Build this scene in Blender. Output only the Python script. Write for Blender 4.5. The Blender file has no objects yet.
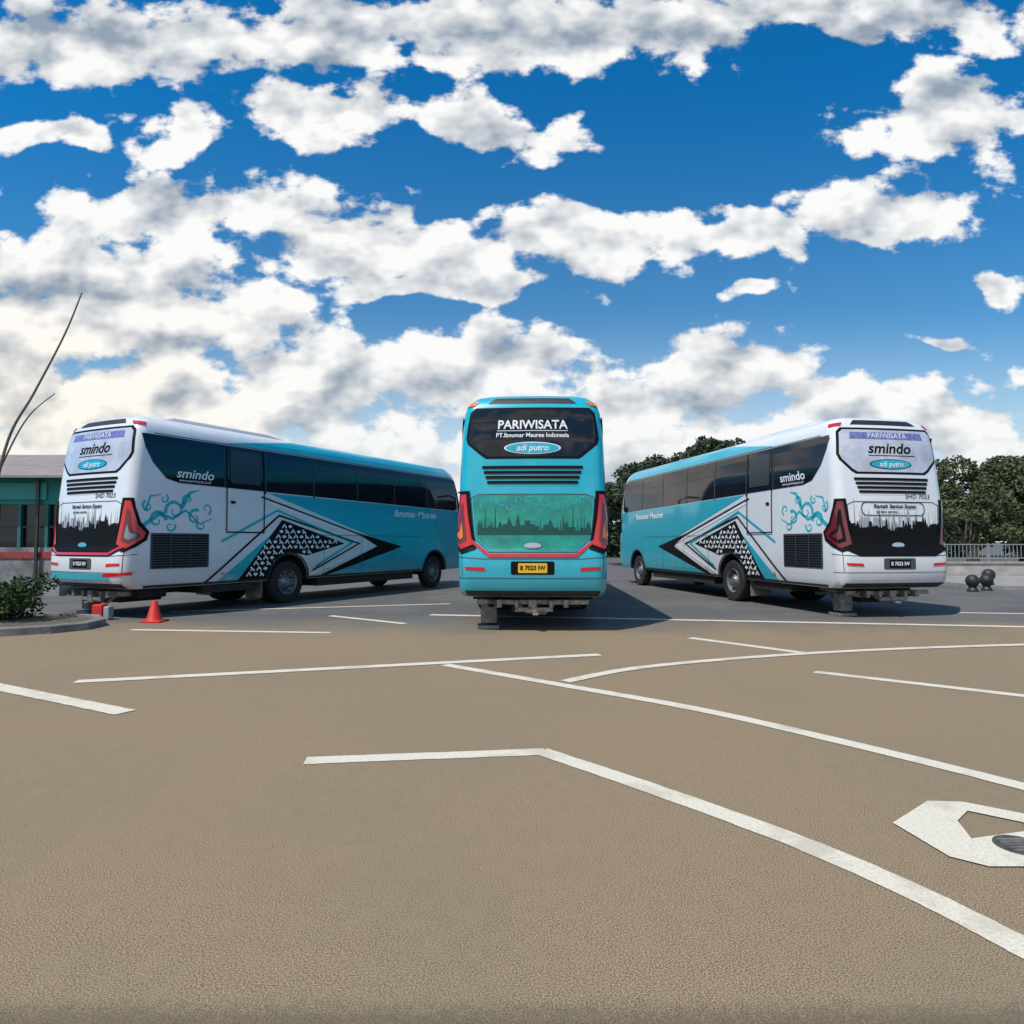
import bpy, bmesh, math, random
from mathutils import Vector, Matrix, noise
from mathutils.geometry import tessellate_polygon
R = math.radians
scene = bpy.context.scene
COL = scene.collection

# ------------------------------------------------------------------ helpers
def link(o, parent=None):
    COL.objects.link(o)
    if parent: o.parent = parent
    return o
def empty(name, loc=(0,0,0), rot=0, parent=None):
    e = bpy.data.objects.new(name, None); e.location = loc; e.rotation_euler = (0,0,rot); e.empty_display_size=.3
    return link(e,parent)
def mesh_obj(name, verts, faces, mat=None, parent=None, smooth=False, angle=None):
    me = bpy.data.meshes.new(name); me.from_pydata([tuple(v) for v in verts], [], faces); me.update()
    if mat: me.materials.append(mat)
    if smooth:
        me.polygons.foreach_set('use_smooth', [True]*len(me.polygons))
        if angle: me.set_sharp_from_angle(angle=R(angle))
    return link(bpy.data.objects.new(name, me), parent)
def bm_obj(name, bm, mat=None, parent=None, smooth=False, angle=None):
    me = bpy.data.meshes.new(name); bm.to_mesh(me); bm.free()
    if mat: me.materials.append(mat)
    if smooth:
        me.polygons.foreach_set('use_smooth', [True]*len(me.polygons))
        if angle: me.set_sharp_from_angle(angle=R(angle))
    return link(bpy.data.objects.new(name, me), parent)
def boxes(name, lst, mat, parent=None, bevel=0.0):
    bm = bmesh.new()
    for (x0,y0,z0,x1,y1,z1) in lst:
        vs=[bm.verts.new(c) for c in [(x0,y0,z0),(x1,y0,z0),(x1,y1,z0),(x0,y1,z0),(x0,y0,z1),(x1,y0,z1),(x1,y1,z1),(x0,y1,z1)]]
        for f in [(0,3,2,1),(4,5,6,7),(0,1,5,4),(1,2,6,5),(2,3,7,6),(3,0,4,7)]:
            bm.faces.new([vs[i] for i in f])
    if bevel>0:
        bmesh.ops.bevel(bm, geom=bm.edges[:], offset=bevel, segments=2, profile=.5, affect='EDGES')
    return bm_obj(name, bm, mat, parent)
def lathe(name, prof, mat, parent=None, axis='Z', loc=(0,0,0), n=32, angle=40):
    verts=[];faces=[]
    for i in range(n):
        a=2*math.pi*i/n
        for r,h in prof:
            if axis=='Z': verts.append((r*math.cos(a),r*math.sin(a),h))
            else: verts.append((h,r*math.cos(a),r*math.sin(a)))
    m=len(prof)
    for i in range(n):
        j=(i+1)%n
        for k in range(m-1):
            faces.append((i*m+k, j*m+k, j*m+k+1, i*m+k+1))
    o=mesh_obj(name,verts,faces,mat,parent,True,angle); o.location=loc
    return o
def tube(name, pts, radii, mat, parent=None, n=8):
    verts=[];faces=[]
    pts=[Vector(p) for p in pts]
    for i,p in enumerate(pts):
        d=(pts[min(i+1,len(pts)-1)]-pts[max(i-1,0)]).normalized()
        a=d.orthogonal().normalized(); b=d.cross(a)
        for k in range(n):
            t=2*math.pi*k/n
            verts.append(p+(a*math.cos(t)+b*math.sin(t))*radii[i])
    for i in range(len(pts)-1):
        for k in range(n):
            l=(k+1)%n
            faces.append((i*n+k,i*n+l,(i+1)*n+l,(i+1)*n+k))
    return mesh_obj(name,verts,faces,mat,parent,True)

# ------------------------------------------------------------------ materials
def newmat(name):
    m=bpy.data.materials.new(name); m.use_nodes=True
    nt=m.node_tree; b=nt.nodes['Principled BSDF']
    return m,nt,b
def nd(nt,t,**k):
    n=nt.nodes.new(t)
    for a,v in k.items(): setattr(n,a,v)
    return n
def mat(name,col,rough=.5,metal=0,coat=0,var=0,scale=5,spec=.5,dirt=0,bump=0):
    m,nt,b=newmat(name)
    b.inputs['Base Color'].default_value=(*col,1); b.inputs['Roughness'].default_value=rough
    b.inputs['Metallic'].default_value=metal; b.inputs['Coat Weight'].default_value=coat
    b.inputs['Coat Roughness'].default_value=.06; b.inputs['Specular IOR Level'].default_value=spec
    if var or dirt:
        tc=nd(nt,'ShaderNodeTexCoord'); no=nd(nt,'ShaderNodeTexNoise')
        no.inputs['Scale'].default_value=scale; no.inputs['Detail'].default_value=4; no.inputs['Roughness'].default_value=.65
        nt.links.new(tc.outputs['Object'],no.inputs['Vector'])
        mr=nd(nt,'ShaderNodeMapRange'); mr.inputs['From Min'].default_value=.3; mr.inputs['From Max'].default_value=.7
        mr.inputs['To Min'].default_value=1-var; mr.inputs['To Max'].default_value=1+var
        nt.links.new(no.outputs['Fac'],mr.inputs['Value'])
        mx=nd(nt,'ShaderNodeVectorMath',operation='SCALE'); mx.inputs[0].default_value=col
        nt.links.new(mr.outputs[0],mx.inputs['Scale'])
        last=mx.outputs[0]
        if dirt:
            sp=nd(nt,'ShaderNodeSeparateXYZ'); nt.links.new(tc.outputs['Object'],sp.inputs[0])
            m2=nd(nt,'ShaderNodeMapRange'); m2.inputs['From Min'].default_value=.3; m2.inputs['From Max'].default_value=1.3
            m2.inputs['To Min'].default_value=dirt; m2.inputs['To Max'].default_value=dirt*.12
            nt.links.new(sp.outputs['Z'],m2.inputs['Value'])
            mu=nd(nt,'ShaderNodeMath',operation='MULTIPLY'); nt.links.new(m2.outputs[0],mu.inputs[0]); nt.links.new(no.outputs['Fac'],mu.inputs[1])
            mi=nd(nt,'ShaderNodeMix',data_type='RGBA'); nt.links.new(mu.outputs[0],mi.inputs['Factor'])
            nt.links.new(last,mi.inputs[6]); mi.inputs[7].default_value=(.16,.13,.10,1)
            last=mi.outputs[2]
        nt.links.new(last,b.inputs['Base Color'])
        if bump:
            bp=nd(nt,'ShaderNodeBump'); bp.inputs['Strength'].default_value=bump; bp.inputs['Distance'].default_value=.02
            nt.links.new(no.outputs['Fac'],bp.inputs['Height']); nt.links.new(bp.outputs[0],b.inputs['Normal'])
    return m

M_white=mat('white_coach_paint',(.73,.75,.79),.30,coat=.5,var=.05,scale=3,dirt=.6)
M_teal=mat('teal_coach_paint',(.010,.40,.52),.3,coat=.6,var=.07,scale=3,dirt=.4)
M_tealdark=mat('green_print_panel',(.006,.25,.195),.4,coat=.4,var=.3,scale=4)
M_glass=mat('tinted_glass',(.010,.012,.016),.05,coat=.0,spec=.5,var=.3,scale=2)
M_pillar=mat('window_pillar',(.03,.033,.04),.35)
M_glow=mat('printed_glare_glass',(.50,.52,.60),.10,coat=.9,var=.25,scale=2.0)  # pale base colour stands in for glare and backlight on the lettered rear glass
M_black=mat('black_print',(.007,.007,.008),.6,spec=.12)
M_blackplastic=mat('black_plastic',(.02,.02,.022),.55)
M_whiteprint=mat('white_print',(.76,.78,.82),.4)
M_red=mat('red_lamp',(.62,.012,.015),.15,coat=.8)
M_reddark=mat('dark_red_lamp',(.16,.008,.012),.12,coat=.8)
M_orange=mat('amber_marker',(.8,.2,.02),.3,coat=.5)
M_yellow=mat('plate_yellow',(.75,.45,.02),.5)
M_seam=mat('panel_seam',(.06,.07,.08),.6)
M_tyre=mat('tyre_rubber',(.018,.018,.019),.85,var=.3,scale=12)
M_rim=mat('wheel_rim',(.22,.225,.24),.45,metal=.5,var=.3,scale=12)
M_chassis=mat('chassis_grime',(.022,.02,.018),.8,var=.4,scale=8)
M_metal=mat('greasy_metal',(.26,.24,.22),.5,metal=.4,var=.5,scale=14)
M_mud=mat('mud_flap',(.18,.18,.17),.8,var=.4,scale=10)
M_conc=mat('concrete',(.36,.34,.31),.85,var=.25,scale=6,bump=.3)
M_violet=mat('violet_print',(.16,.18,.42),.3,var=.4,scale=14)
M_greendark=mat('dark_green_print',(.004,.07,.06),.4)
M_greyprint=mat('grey_print',(.33,.34,.38),.4)
M_chrome=mat('chrome',(.6,.6,.62),.15,metal=1)
M_orn=mat('teal_ornament',(.03,.42,.52),.4)

# ------------------------------------------------------------------ bus surface model
LF=.8   # extra coach length
#      z     halfw  rear   front
LV=[(.42,1.205,.22,11.80),(.50,1.228,.07,11.90),(.60,1.240,.015,11.96),(.80,1.250,.0,12.0),(1.05,1.252,.0,12.0),
    (1.18,1.252,.02,12.0),(1.25,1.252,.055,11.99),(1.60,1.252,.075,11.97),(2.00,1.250,.095,11.93),(2.22,1.248,.115,11.90),
    (2.45,1.243,.14,11.86),(2.75,1.234,.17,11.79),(3.05,1.222,.205,11.70),(3.35,1.205,.25,11.58),(3.55,1.185,.30,11.47),
    (3.67,1.150,.33,11.38),(3.77,1.085,.38,11.28),(3.85,.985,.45,11.15),(3.90,.82,.58,11.0),(3.925,.6,.80,10.8)]
LV=[(a,b_,c_,d_+LF) for a,b_,c_,d_ in LV]
ZL=[l[0] for l in LV]
def ilv(z,k):
    if z<=ZL[0]: return LV[0][k]
    for i in range(len(LV)-1):
        if z<=LV[i+1][0]:
            t=(z-LV[i][0])/(LV[i+1][0]-LV[i][0]); return LV[i][k]*(1-t)+LV[i+1][k]*t
    return LV[-1][k]
def half_ring(rc,bow,n=7):
    pts=[]; x0=1.25-rc
    m=6
    for i in range(m+1):
        x=x0*i/m; pts.append((x,bow*(x/1.25)**2))
    b0=bow*(x0/1.25)**2
    for i in range(1,n+1):
        a=math.pi/2*i/n
        pts.append((x0+rc*math.sin(a), b0+rc*(1-math.cos(a))*1.05))
    S=[0]
    for i in range(1,len(pts)): S.append(S[-1]+math.hypot(pts[i][0]-pts[i-1][0],pts[i][1]-pts[i-1][1]))
    return pts,S
RP,RS=half_ring(.22,.08)
FP,FS=half_ring(.40,.16)
def ring_eval(P,S,s):
    a=abs(s); sg=1 if s>=0 else -1
    if a>=S[-1]:
        return sg*P[-1][0], P[-1][1]+(a-S[-1]), sg*1.0, 0.0
    for i in range(len(S)-1):
        if a<=S[i+1]:
            t=(a-S[i])/(S[i+1]-S[i]); 
            x=P[i][0]*(1-t)+P[i+1][0]*t; y=P[i][1]*(1-t)+P[i+1][1]*t
            dx=P[i+1][0]-P[i][0]; dy=P[i+1][1]-P[i][1]; l=math.hypot(dx,dy)
            return sg*x,y,sg*dy/l,-dx/l
def rear(s,z,off):
    x,y,nx,ny=ring_eval(RP,RS,s); k=ilv(z,1)/1.25
    return (x*k+nx*off, ilv(z,2)+y+ny*off, z)
def front(s,z,off):
    x,y,nx,ny=ring_eval(FP,FS,s); k=ilv(z,1)/1.25
    return (x*k+nx*off, ilv(z,3)-y-ny*off, z)
def side_r(y,z,off): return (ilv(z,1)+off,y,z)
def side_l(y,z,off): return (-ilv(z,1)-off,y,z)
LIFT=.16
FW=10.7
ARCH=[(4.3,.40,.64),(FW,.40,.64)]
def arch_cut(bm,yi,zi,sel=None):
    """cut the round wheel openings; yi,zi = coordinate indices of length and height"""
    for (yc,zc,r) in ARCH:
        planes=[]
        for k in range(0,13):
            a=math.pi*k/12
            c=[0,0,0]; n=[0,0,0]
            n[yi]=math.cos(a); n[zi]=math.sin(a); c[yi]=yc+r*math.cos(a); c[zi]=zc+r*math.sin(a)
            planes.append((Vector(c),Vector(n)))
        for c,n in planes:
            fs=[f for f in bm.faces if (sel is None or sel(f)) and any(abs(v.co[yi]-yc)<1.4 for v in f.verts)
                or ((sel is None or sel(f)) and min(v.co[yi] for v in f.verts)<yc<max(v.co[yi] for v in f.verts))]
            geom=set(fs)
            for f in fs: geom.update(f.verts); geom.update(f.edges)
            if geom: bmesh.ops.bisect_plane(bm,geom=list(geom),plane_co=c,plane_no=n)
        kill=[]
        for f in bm.faces:
            if sel is not None and not sel(f): continue
            m=f.calc_center_median()
            if all((m-c).dot(n)<1e-5 for c,n in planes): kill.append(f)
        bmesh.ops.delete(bm,geom=kill,context='FACES')

def bus_body(parent,mt):
    bm=bmesh.new(); rings=[]
    ys=[3.3,5.3,9.5]
    for (z,w,r,f) in LV:
        k=w/1.25; pts=[]
        right=[(x*k,r+y) for x,y in RP]+[(w,y) for y in ys]+[(x*k,f-y) for x,y in reversed(FP)]
        pts=right+[(-x,y) for x,y in reversed(right[1:-1])]
        rings.append([bm.verts.new((x,y,z)) for x,y in pts])
    n=len(rings[0])
    for a,b in zip(rings,rings[1:]):
        for i in range(n):
            j=(i+1)%n; bm.faces.new((a[i],a[j],b[j],b[i]))
    bm.faces.new(rings[-1])
    arch_cut(bm,1,2,lambda f: abs(f.calc_center_median().x)>1.0 and abs(f.calc_center_median().z)<2.2 and 3<f.calc_center_median().y<12.3)
    return bm_obj('body_shell',bm,mt,parent,True,28)

def pts_bm(polys):
    bm=bmesh.new()
    for p in polys:
        vs=[bm.verts.new((a,b,0)) for a,b in p]
        for t in tessellate_polygon([[Vector((a,b,0)) for a,b in p]]):
            if len(set(t))==3:
                try: bm.faces.new([vs[i] for i in t])
                except ValueError: pass
    return bm
def text_bm(txt,a,b,size,shear=0,sx=1,flip=False,bold=0):
    cu=bpy.data.curves.new('t','FONT'); cu.body=txt; cu.size=size; cu.align_x='CENTER'; cu.align_y='CENTER'; cu.shear=shear; cu.offset=bold
    cu.resolution_u=3
    o=bpy.data.objects.new('t',cu); COL.objects.link(o)
    dg=bpy.context.evaluated_depsgraph_get(); dg.update()
    me=bpy.data.meshes.new_from_object(o.evaluated_get(dg))
    bm=bmesh.new(); bm.from_mesh(me)
    for v in bm.verts: v.co=Vector(((-v.co.x if flip else v.co.x)*sx+a,v.co.y+b,0))
    bpy.data.objects.remove(o); bpy.data.curves.remove(cu); bpy.data.meshes.remove(me)
    return bm
def decal(name,parent,src,surf,mt,off):
    bm=src if isinstance(src,bmesh.types.BMesh) else pts_bm(src)
    if not bm.verts: bm.free(); return
    a0=min(v.co.x for v in bm.verts); a1=max(v.co.x for v in bm.verts)
    b0=min(v.co.y for v in bm.verts); b1=max(v.co.y for v in bm.verts)
    cuts=[((0,z,0),(0,1,0)) for z in ZL if b0<z<b1]
    if surf in (rear,front):
        S=RS if surf is rear else FS
        for s in S:
            for q in ((s,-s) if s>0 else (0,)):
                if a0<q<a1: cuts.append(((q,0,0),(1,0,0)))
    for c,n in cuts:
        bmesh.ops.bisect_plane(bm,geom=bm.verts[:]+bm.edges[:]+bm.faces[:],plane_co=c,plane_no=n)
    if surf in (side_r,side_l) and b0<1.15: arch_cut(bm,0,1)
    for v in bm.verts: v.co=Vector(surf(v.co.x,v.co.y,off))
    bmesh.ops.recalc_face_normals(bm,faces=bm.faces[:])
    return bm_obj(name,bm,mt,parent,surf in (rear,front))
def rrect(a0,b0,a1,b1,r,n=4):
    out=[]
    for cx,cy,s in ((a1-r,b0+r,-90),(a1-r,b1-r,0),(a0+r,b1-r,90),(a0+r,b0+r,180)):
        for i in range(n+1):
            t=R(s+90*i/n); out.append((cx+r*math.cos(t),cy+r*math.sin(t)))
    return out
def ell(a,b,ra,rb,n=28): return [(a+ra*math.cos(2*math.pi*i/n),b+rb*math.sin(2*math.pi*i/n)) for i in range(n)]
def strokes(pts,w,w1=None):
    """thick polyline as quads with mitred joints"""
    if w1 is None: w1=w
    P=[Vector(p) for p in pts]; L=[];Rr=[]; n=len(P)
    for i,p in enumerate(P):
        d0=(P[i]-P[i-1]).normalized() if i>0 else (P[1]-P[0]).normalized()
        d1=(P[i+1]-P[i]).normalized() if i<n-1 else d0
        t=(d0+d1)
        t=t.normalized() if t.length>1e-4 else d1
        nr=Vector((-t.y,t.x)); c=max(.35,abs(nr.dot(Vector((-d1.y,d1.x)))))
        h=(w+(w1-w)*i/(n-1))/2/c
        L.append(p+nr*h); Rr.append(p-nr*h)
    return [[tuple(L[i]),tuple(L[i+1]),tuple(Rr[i+1]),tuple(Rr[i])] for i in range(n-1)]
def inside(p,poly):
    x,y=p; c=False; n=len(poly)
    for i in range(n):
        x0,y0=poly[i]; x1,y1=poly[i-1]
        if (y0>y)!=(y1>y) and x<(x1-x0)*(y-y0)/(y1-y0)+x0: c=not c
    return c
def skyline(a0,a1,base,h,seed):
    """list of separate building / minaret / tree silhouettes standing on a base line"""
    rnd=random.Random(seed); a=a0; out=[]
    while a<a1-.02:
        w=rnd.uniform(.03,.10); k=rnd.random(); hh=h*(.35+.4*rnd.random())
        if k<.3: out.append([(a,base),(a+w,base),(a+w,base+hh*.8),(a+w/2,base+hh*1.5),(a,base+hh*.8)])
        elif k<.6: out.append([(a,base),(a+w,base),(a+w,base+hh),(a,base+hh)])
        elif k<.8: out.append([(a,base),(a+w,base),(a+w,base+hh*.6)]+[(a+w/2+w/2*math.cos(math.pi*i/6),base+hh*.6+w*.6*math.sin(math.pi*i/6)) for i in range(1,6)]+[(a,base+hh*.6)])
        else:
            out.append([(a,base),(a+w,base),(a+w,base+hh*.5),(a,base+hh*.55)])
            out.append([(a+w*.35,base+hh*.4),(a+w*.65,base+hh*.4),(a+w*.52,base+hh*2.0),(a+w*.48,base+hh*2.0)])
        a+=w*.93
    return out
def spiral(ca,cb,r,t0,turns,k=1,n=22):
    return [(ca+r*(1-.8*i/n)*math.cos(t0+k*turns*2*math.pi*i/n), cb+r*(1-.8*i/n)*math.sin(t0+k*turns*2*math.pi*i/n)) for i in range(n+1)]
def mirror(polys): return [[(-a,b) for a,b in p] for p in polys]

def wheel(parent,x,y,sg,dual=False):
    r=.52; q=r-.50
    tp=[(.30,-.12),(.42,-.145),(.475+q,-.135),(r,-.10),(r,-.05),(r-.012,-.045),(r-.012,-.035),(r,-.03),(r,.03),(r-.012,.035),(r-.012,.045),(r,.05),(r,.10),(.475+q,.135),(.42,.145),(.30,.12)]
    lathe('tyre',tp,M_tyre,parent,'X',(x,y,r),40,30)
    rp=[(.305,.12),(.30,.135),(.285,.125),(.27,.05),(.22,.03),(.17,.045),(.15,.10 if not dual else .06),(.10,.13),(.0,.14)]
    rp=[(a,b*sg) for a,b in rp]
    lathe('wheel_rim',rp,M_rim,parent,'X',(x,y,r),28,30)
    bm=bmesh.new()
    for i in range(10):
        a=2*math.pi*i/10
        bmesh.ops.create_cone(bm,segments=6,radius1=.018,radius2=.014,depth=.05,cap_ends=True,
            matrix=Matrix.Translation((sg*.06,.195*math.cos(a),.195*math.sin(a)))@Matrix.Rotation(math.pi/2*sg,4,'Y'))
    for i in range(8):
        a=2*math.pi*(i+.5)/8
        bmesh.ops.create_cone(bm,segments=8,radius1=.025,radius2=.025,depth=.012,cap_ends=True,
            matrix=Matrix.Translation((sg*.075,.245*math.cos(a),.245*math.sin(a)))@Matrix.Rotation(math.pi/2*sg,4,'Y'))
    o=bm_obj('wheel_nuts',bm,M_blackplastic,parent); o.location=(x,y,r)

def build_bus(loc,rot,teal,sides):
    TOP=empty('tour_bus',loc,rot)
    U=empty('running_gear',(0,0,.06),0,TOP)
    B=empty('coachwork',(0,0,LIFT),0,TOP)
    bus_body(B,M_teal if teal else M_white)
    base=M_teal if teal else M_white
    # underbody
    boxes('underbody',[(-.82,.5,.50,.82,11.6+LF,1.0),(-.55,1.2,.36,.55,3.2,.6),(-.45,6,.36,.45,9,.6)],M_chassis,U)
    boxes('luggage_hold_floor',[(-1.15,5.4,.30,1.15,9.6,.50),(-1.15,1.9,.34,1.15,3.4,.5)],M_chassis,U)
    tube('rear_axle',[(-1.0,4.3,.46),(-.2,4.3,.46),(0,4.3,.46),(.2,4.3,.46),(1.0,4.3,.46)],[.09,.1,.2,.1,.09],M_chassis,U,10)
    tube('front_axle',[(-1.0,FW,.43),(1.0,FW,.43)],[.07,.07],M_chassis,U,8)
    tube('exhaust_pipe',[(-.70,.20,.40),(-.70,.9,.42),(-.6,1.6,.45)],[.065,.065,.06],M_metal,U,12)
    boxes('engine_sump',[(-.38,.65,.20,.28,1.6,.5),(.50,.7,.30,.85,1.3,.5)],M_chassis,U,.03)
    boxes('tow_beam',[(-.95,.34,.38,.95,.42,.46),(-.6,.2,.34,-.52,.9,.47),(.52,.2,.34,.6,.9,.47),(-.07,.20,.26,.07,.40,.47)],M_metal,U,.01)
    boxes('tow_hitch',[(-.30,.22,.27,.34,.28,.34),(-.30,.22,.30,-.24,.36,.46),(.28,.22,.30,.34,.36,.46),(.0,.10,.22,.10,.3,.26)],M_metal,U,.008)
    tube('radiator_hose',[(-.3,.5,.42),(-.1,.42,.25),(.2,.45,.22),(.4,.6,.4)],[.03]*4,M_metal,U,8)
    boxes('tail_jack_block',[(-.90,.58,.03,-.62,.85,.40)] ,M_mud,U,.03)
    boxes('tail_jack_plate',[(-.97,.52,-.055,-.58,.88,.0)],M_metal,U,.005)
    boxes('mud_flap',[(-1.15,3.55,.12,-.6,3.57,.62),(.6,3.55,.12,1.15,3.57,.62)],M_mud,U,.004)
    # wheel wells + wheels
    for (yc,zc,r) in ARCH:
        for sg in (-1,1):
            vs=[];fs=[]; n=16
            for i in range(n+1):
                a=math.pi*i/n
                vs+=[(sg*1.248,yc+(r+.015)*math.cos(a),zc+(r+.015)*math.sin(a)),(sg*.70,yc+(r+.015)*math.cos(a),zc+(r+.015)*math.sin(a))]
            for i in range(n): fs.append((2*i,2*i+1,2*i+3,2*i+2))
            fs.append(tuple(2*i+1 for i in range(n+1)))
            mesh_obj('wheel_well',vs,fs,M_blackplastic,B)
    for sg in (-1,1):
        wheel(TOP,sg*1.08,4.3,sg,True); wheel(TOP,sg*.75,4.3,sg,True); wheel(TOP,sg*1.06,FW,sg)
    # roof air-conditioner pod
    bm=bmesh.new()
    pr=[(-.78,3.82),(-.70,3.93),(-.55,3.98),(.55,3.98),(.70,3.93),(.78,3.82)]
    prev=None; 
    for y,k in ((1.2,.0),(1.6,1),(4.2,1),(4.8,.0)):
        cur=[bm.verts.new((x,y,3.87+(z-3.82)*(k*.98+.02))) for x,z in pr]
        if prev:
            for i in range(5): bm.faces.new((prev[i],prev[i+1],cur[i+1],cur[i]))
        prev=cur
    bm_obj('roof_air_conditioner',bm,M_greyprint if sides=='r' else base,B,True,30)
    # ---------------- rear
    g=.0045
    win=[(-.88,2.80),(-.80,2.745),(.80,2.745),(.88,2.80),(1.13,3.0),(1.17,3.1),(1.13,3.56),(1.06,3.645),(-1.06,3.645),(-1.13,3.56),(-1.17,3.1),(-1.13,3.0)]
    if not teal: win=[(-.90,2.76),(-.8,2.70),(.8,2.70),(.90,2.76),(1.13,2.98),(1.18,3.1),(1.15,3.58),(1.08,3.655),(-1.08,3.655),(-1.15,3.58),(-1.18,3.1),(-1.13,2.98)]
    decal('rear_window_frame',B,[win],rear,M_black,g)
    inn=[(a*.955,(b-3.18)*.91+3.18) for a,b in win]
    decal('rear_window',B,[inn],rear,M_glass if teal else M_glow,2*g)
    if teal:
        decal('rear_window_lettering',B,text_bm('PARIWISATA',0,3.33,.215,0,1.0,bold=.004),rear,M_whiteprint,3*g)
        decal('rear_window_lettering',B,text_bm('PT.Ibnumar Mauree Indonesia',0,3.15,.105,0,1.0,bold=.002),rear,M_whiteprint,3*g)
        decal('rear_window_rule',B,[[(-.62,3.225),(.62,3.225),(.62,3.235),(-.62,3.235)]],rear,M_whiteprint,3*g)
    else:
        decal('rear_window_band',B,[[(-.88,3.42),(.88,3.42),(.86,3.56),(-.86,3.56)]],rear,M_violet,3*g)
        decal('rear_window_lettering',B,text_bm('PARIWISATA',0,3.49,.15,0,1.1),rear,M_whiteprint,4*g)
        decal('rear_window_lettering',B,text_bm('smindo',0,3.22,.30,.25,1.15,bold=.006),rear,M_black,3*g)
        decal('rear_window_rule',B,[[(-.5,3.07),(.6,3.07),(.6,3.085),(-.5,3.085)]],rear,M_black,3*g)
    zb=2.93 if teal else 2.90
    decal('rear_badge_rim',B,[ell(0,zb,.49,.105)],rear,M_black if not teal else M_whiteprint,3*g)
    decal('rear_badge',B,[ell(0,zb,.46,.09)],rear,M_teal,4*g)
    decal('rear_badge_lettering',B,text_bm('adi putro',0,zb,.15,.2,1.0,bold=.002),rear,M_whiteprint,5*g)
    decal('rear_roof_trim',B,[[(-.85,3.72),(.85,3.72),(.78,3.83),(-.78,3.83)]],rear,M_blackplastic,g)
    for sg in (-1,1):
        decal('roof_marker_lamp',B,[[(sg*1.08,3.69),(sg*1.30,3.67),(sg*1.32,3.74),(sg*1.06,3.765)]],rear,M_red if not teal else M_orange,.02)
    # louvres
    for i in range(4):
        z=2.60-.085*i; hw=.86-.03*i
        decal('rear_louvre',B,[rrect(-hw,z-.024,hw,z+.024,.02)],rear,M_black,.012)
        decal('rear_louvre_lip',B,[[(-hw+.02,z-.036),(hw-.02,z-.036),(hw-.02,z-.028),(-hw+.02,z-.028)]],rear,M_seam,.02)
    pan=[(-.98,1.42),(-.72,1.17),(.72,1.17),(.98,1.42),(1.04,2.08),(.9,2.14),(-.9,2.14),(-1.04,2.08)]
    decal('engine_hatch_seam',B,strokes(pan+[pan[0]],.016),rear,M_seam,g)
    if teal:
        decal('engine_hatch_print',B,[[(a*.97,(b-1.7)*.96+1.7) for a,b in pan]],rear,M_tealdark,g)
        decal('engine_hatch_print',B,skyline(-.92,.92,1.46,.34,4),rear,M_greendark,2*g)
        rnd=random.Random(5)
        decal('engine_hatch_print',B,[s for k in range(12) for s in strokes(spiral(-.82+.15*k,1.93+.12*rnd.random(),.075,rnd.random()*6,.9,1 if k%2 else -1,10),.018,.006)],rear,M_teal,2*g)
    else:
        dk=[(-1.18,1.20),(-.85,1.06),(.85,1.06),(1.18,1.20),(1.22,1.5),(1.06,1.74),(.8,1.60),(.4,1.52),(-.4,1.52),(-.8,1.60),(-1.06,1.74),(-1.22,1.5)]
        decal('rear_lower_band',B,[dk],rear,M_black,2*g)
        decal('engine_hatch_print',B,skyline(-1.05,1.05,1.50,.36,11),rear,M_black,3*g)
        decal('engine_hatch_print',B,skyline(-.95,.95,1.50,.50,23),rear,M_greyprint,2*g)
        if sides=='l': decal('engine_hatch_rim',B,strokes(rrect(-.74,1.87,.68,2.13,.10)+[(.68-.10,1.87)],.018),rear,M_black,2*g)
        decal('engine_hatch_lettering',B,text_bm('Ramah Santun Sopan',0,2.05,.105,.2,1.1,bold=.003),rear,M_black,3*g)
        decal('engine_hatch_lettering',B,text_bm('by hino service',-.2,1.94,.07,.2,1.1,bold=.002),rear,M_black,3*g)
        decal('fleet_number',B,text_bm('SHD 7023',.55,2.25,.13,.1,1.1),rear,M_black,2*g)
    lamp=[(1.00,1.30),(1.20,1.22),(1.50,1.42),(1.54,1.52),(1.36,1.68),(1.28,1.95),(1.22,2.14),(1.12,2.14),(1.08,1.75)]
    hous=[(.94,1.22),(1.20,1.14),(1.58,1.38),(1.62,1.54),(1.42,1.74),(1.32,2.0),(1.27,2.20),(1.06,2.20),(1.02,1.75)]
    glow=[(1.10,1.36),(1.22,1.31),(1.44,1.46),(1.27,1.60),(1.22,1.95),(1.17,2.0),(1.14,1.7)]
    core=[(1.16,1.42),(1.23,1.38),(1.36,1.46),(1.23,1.53),(1.19,1.70),(1.17,1.55)]
    for f in (lambda p:p, mirror):
        decal('tail_lamp_housing',B,f([hous]),rear,M_black,3*g)
        decal('tail_lamp',B,f([lamp]),rear,M_red if sides!='l' else M_reddark,4*g+.004)
        decal('tail_lamp_lens',B,f([glow]),rear,M_reddark if sides!='l' else M_black,5*g+.006)
        decal('tail_lamp_lens',B,f([core]),rear,M_orange if teal else M_reddark if sides=='l' else M_greyprint,6*g+.006)
    if teal or sides=='r':
        decal('tail_lamp_strip',B,strokes([(-1.1,1.42),(-.72,1.12),(.72,1.12),(1.1,1.42)] if teal else [(-1.15,1.26),(-.84,1.11),(.84,1.11),(1.15,1.26)],.05),rear,M_red,4*g)
    decal('emblem',B,[ell(0,1.28,.14,.05)],rear,M_chrome,5*g)
    decal('plate_recess',B,[rrect(-.36,.80,.36,1.02,.03)],rear,M_black if teal else M_seam,g)
    decal('number_plate',B,[rrect(-.24,.83,.24,.99,.015)],rear,M_yellow if teal else M_black,2*g)
    decal('number_plate_text',B,text_bm('B 7023 IW',0,.91,.10,0,.95,bold=.003),rear,M_black if teal else M_whiteprint,3*g)
    decal('bumper_seam',B,strokes([(-1.45,1.10),(-.8,1.06),(.8,1.06),(1.45,1.10)],.014),rear,M_seam,g)
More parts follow.
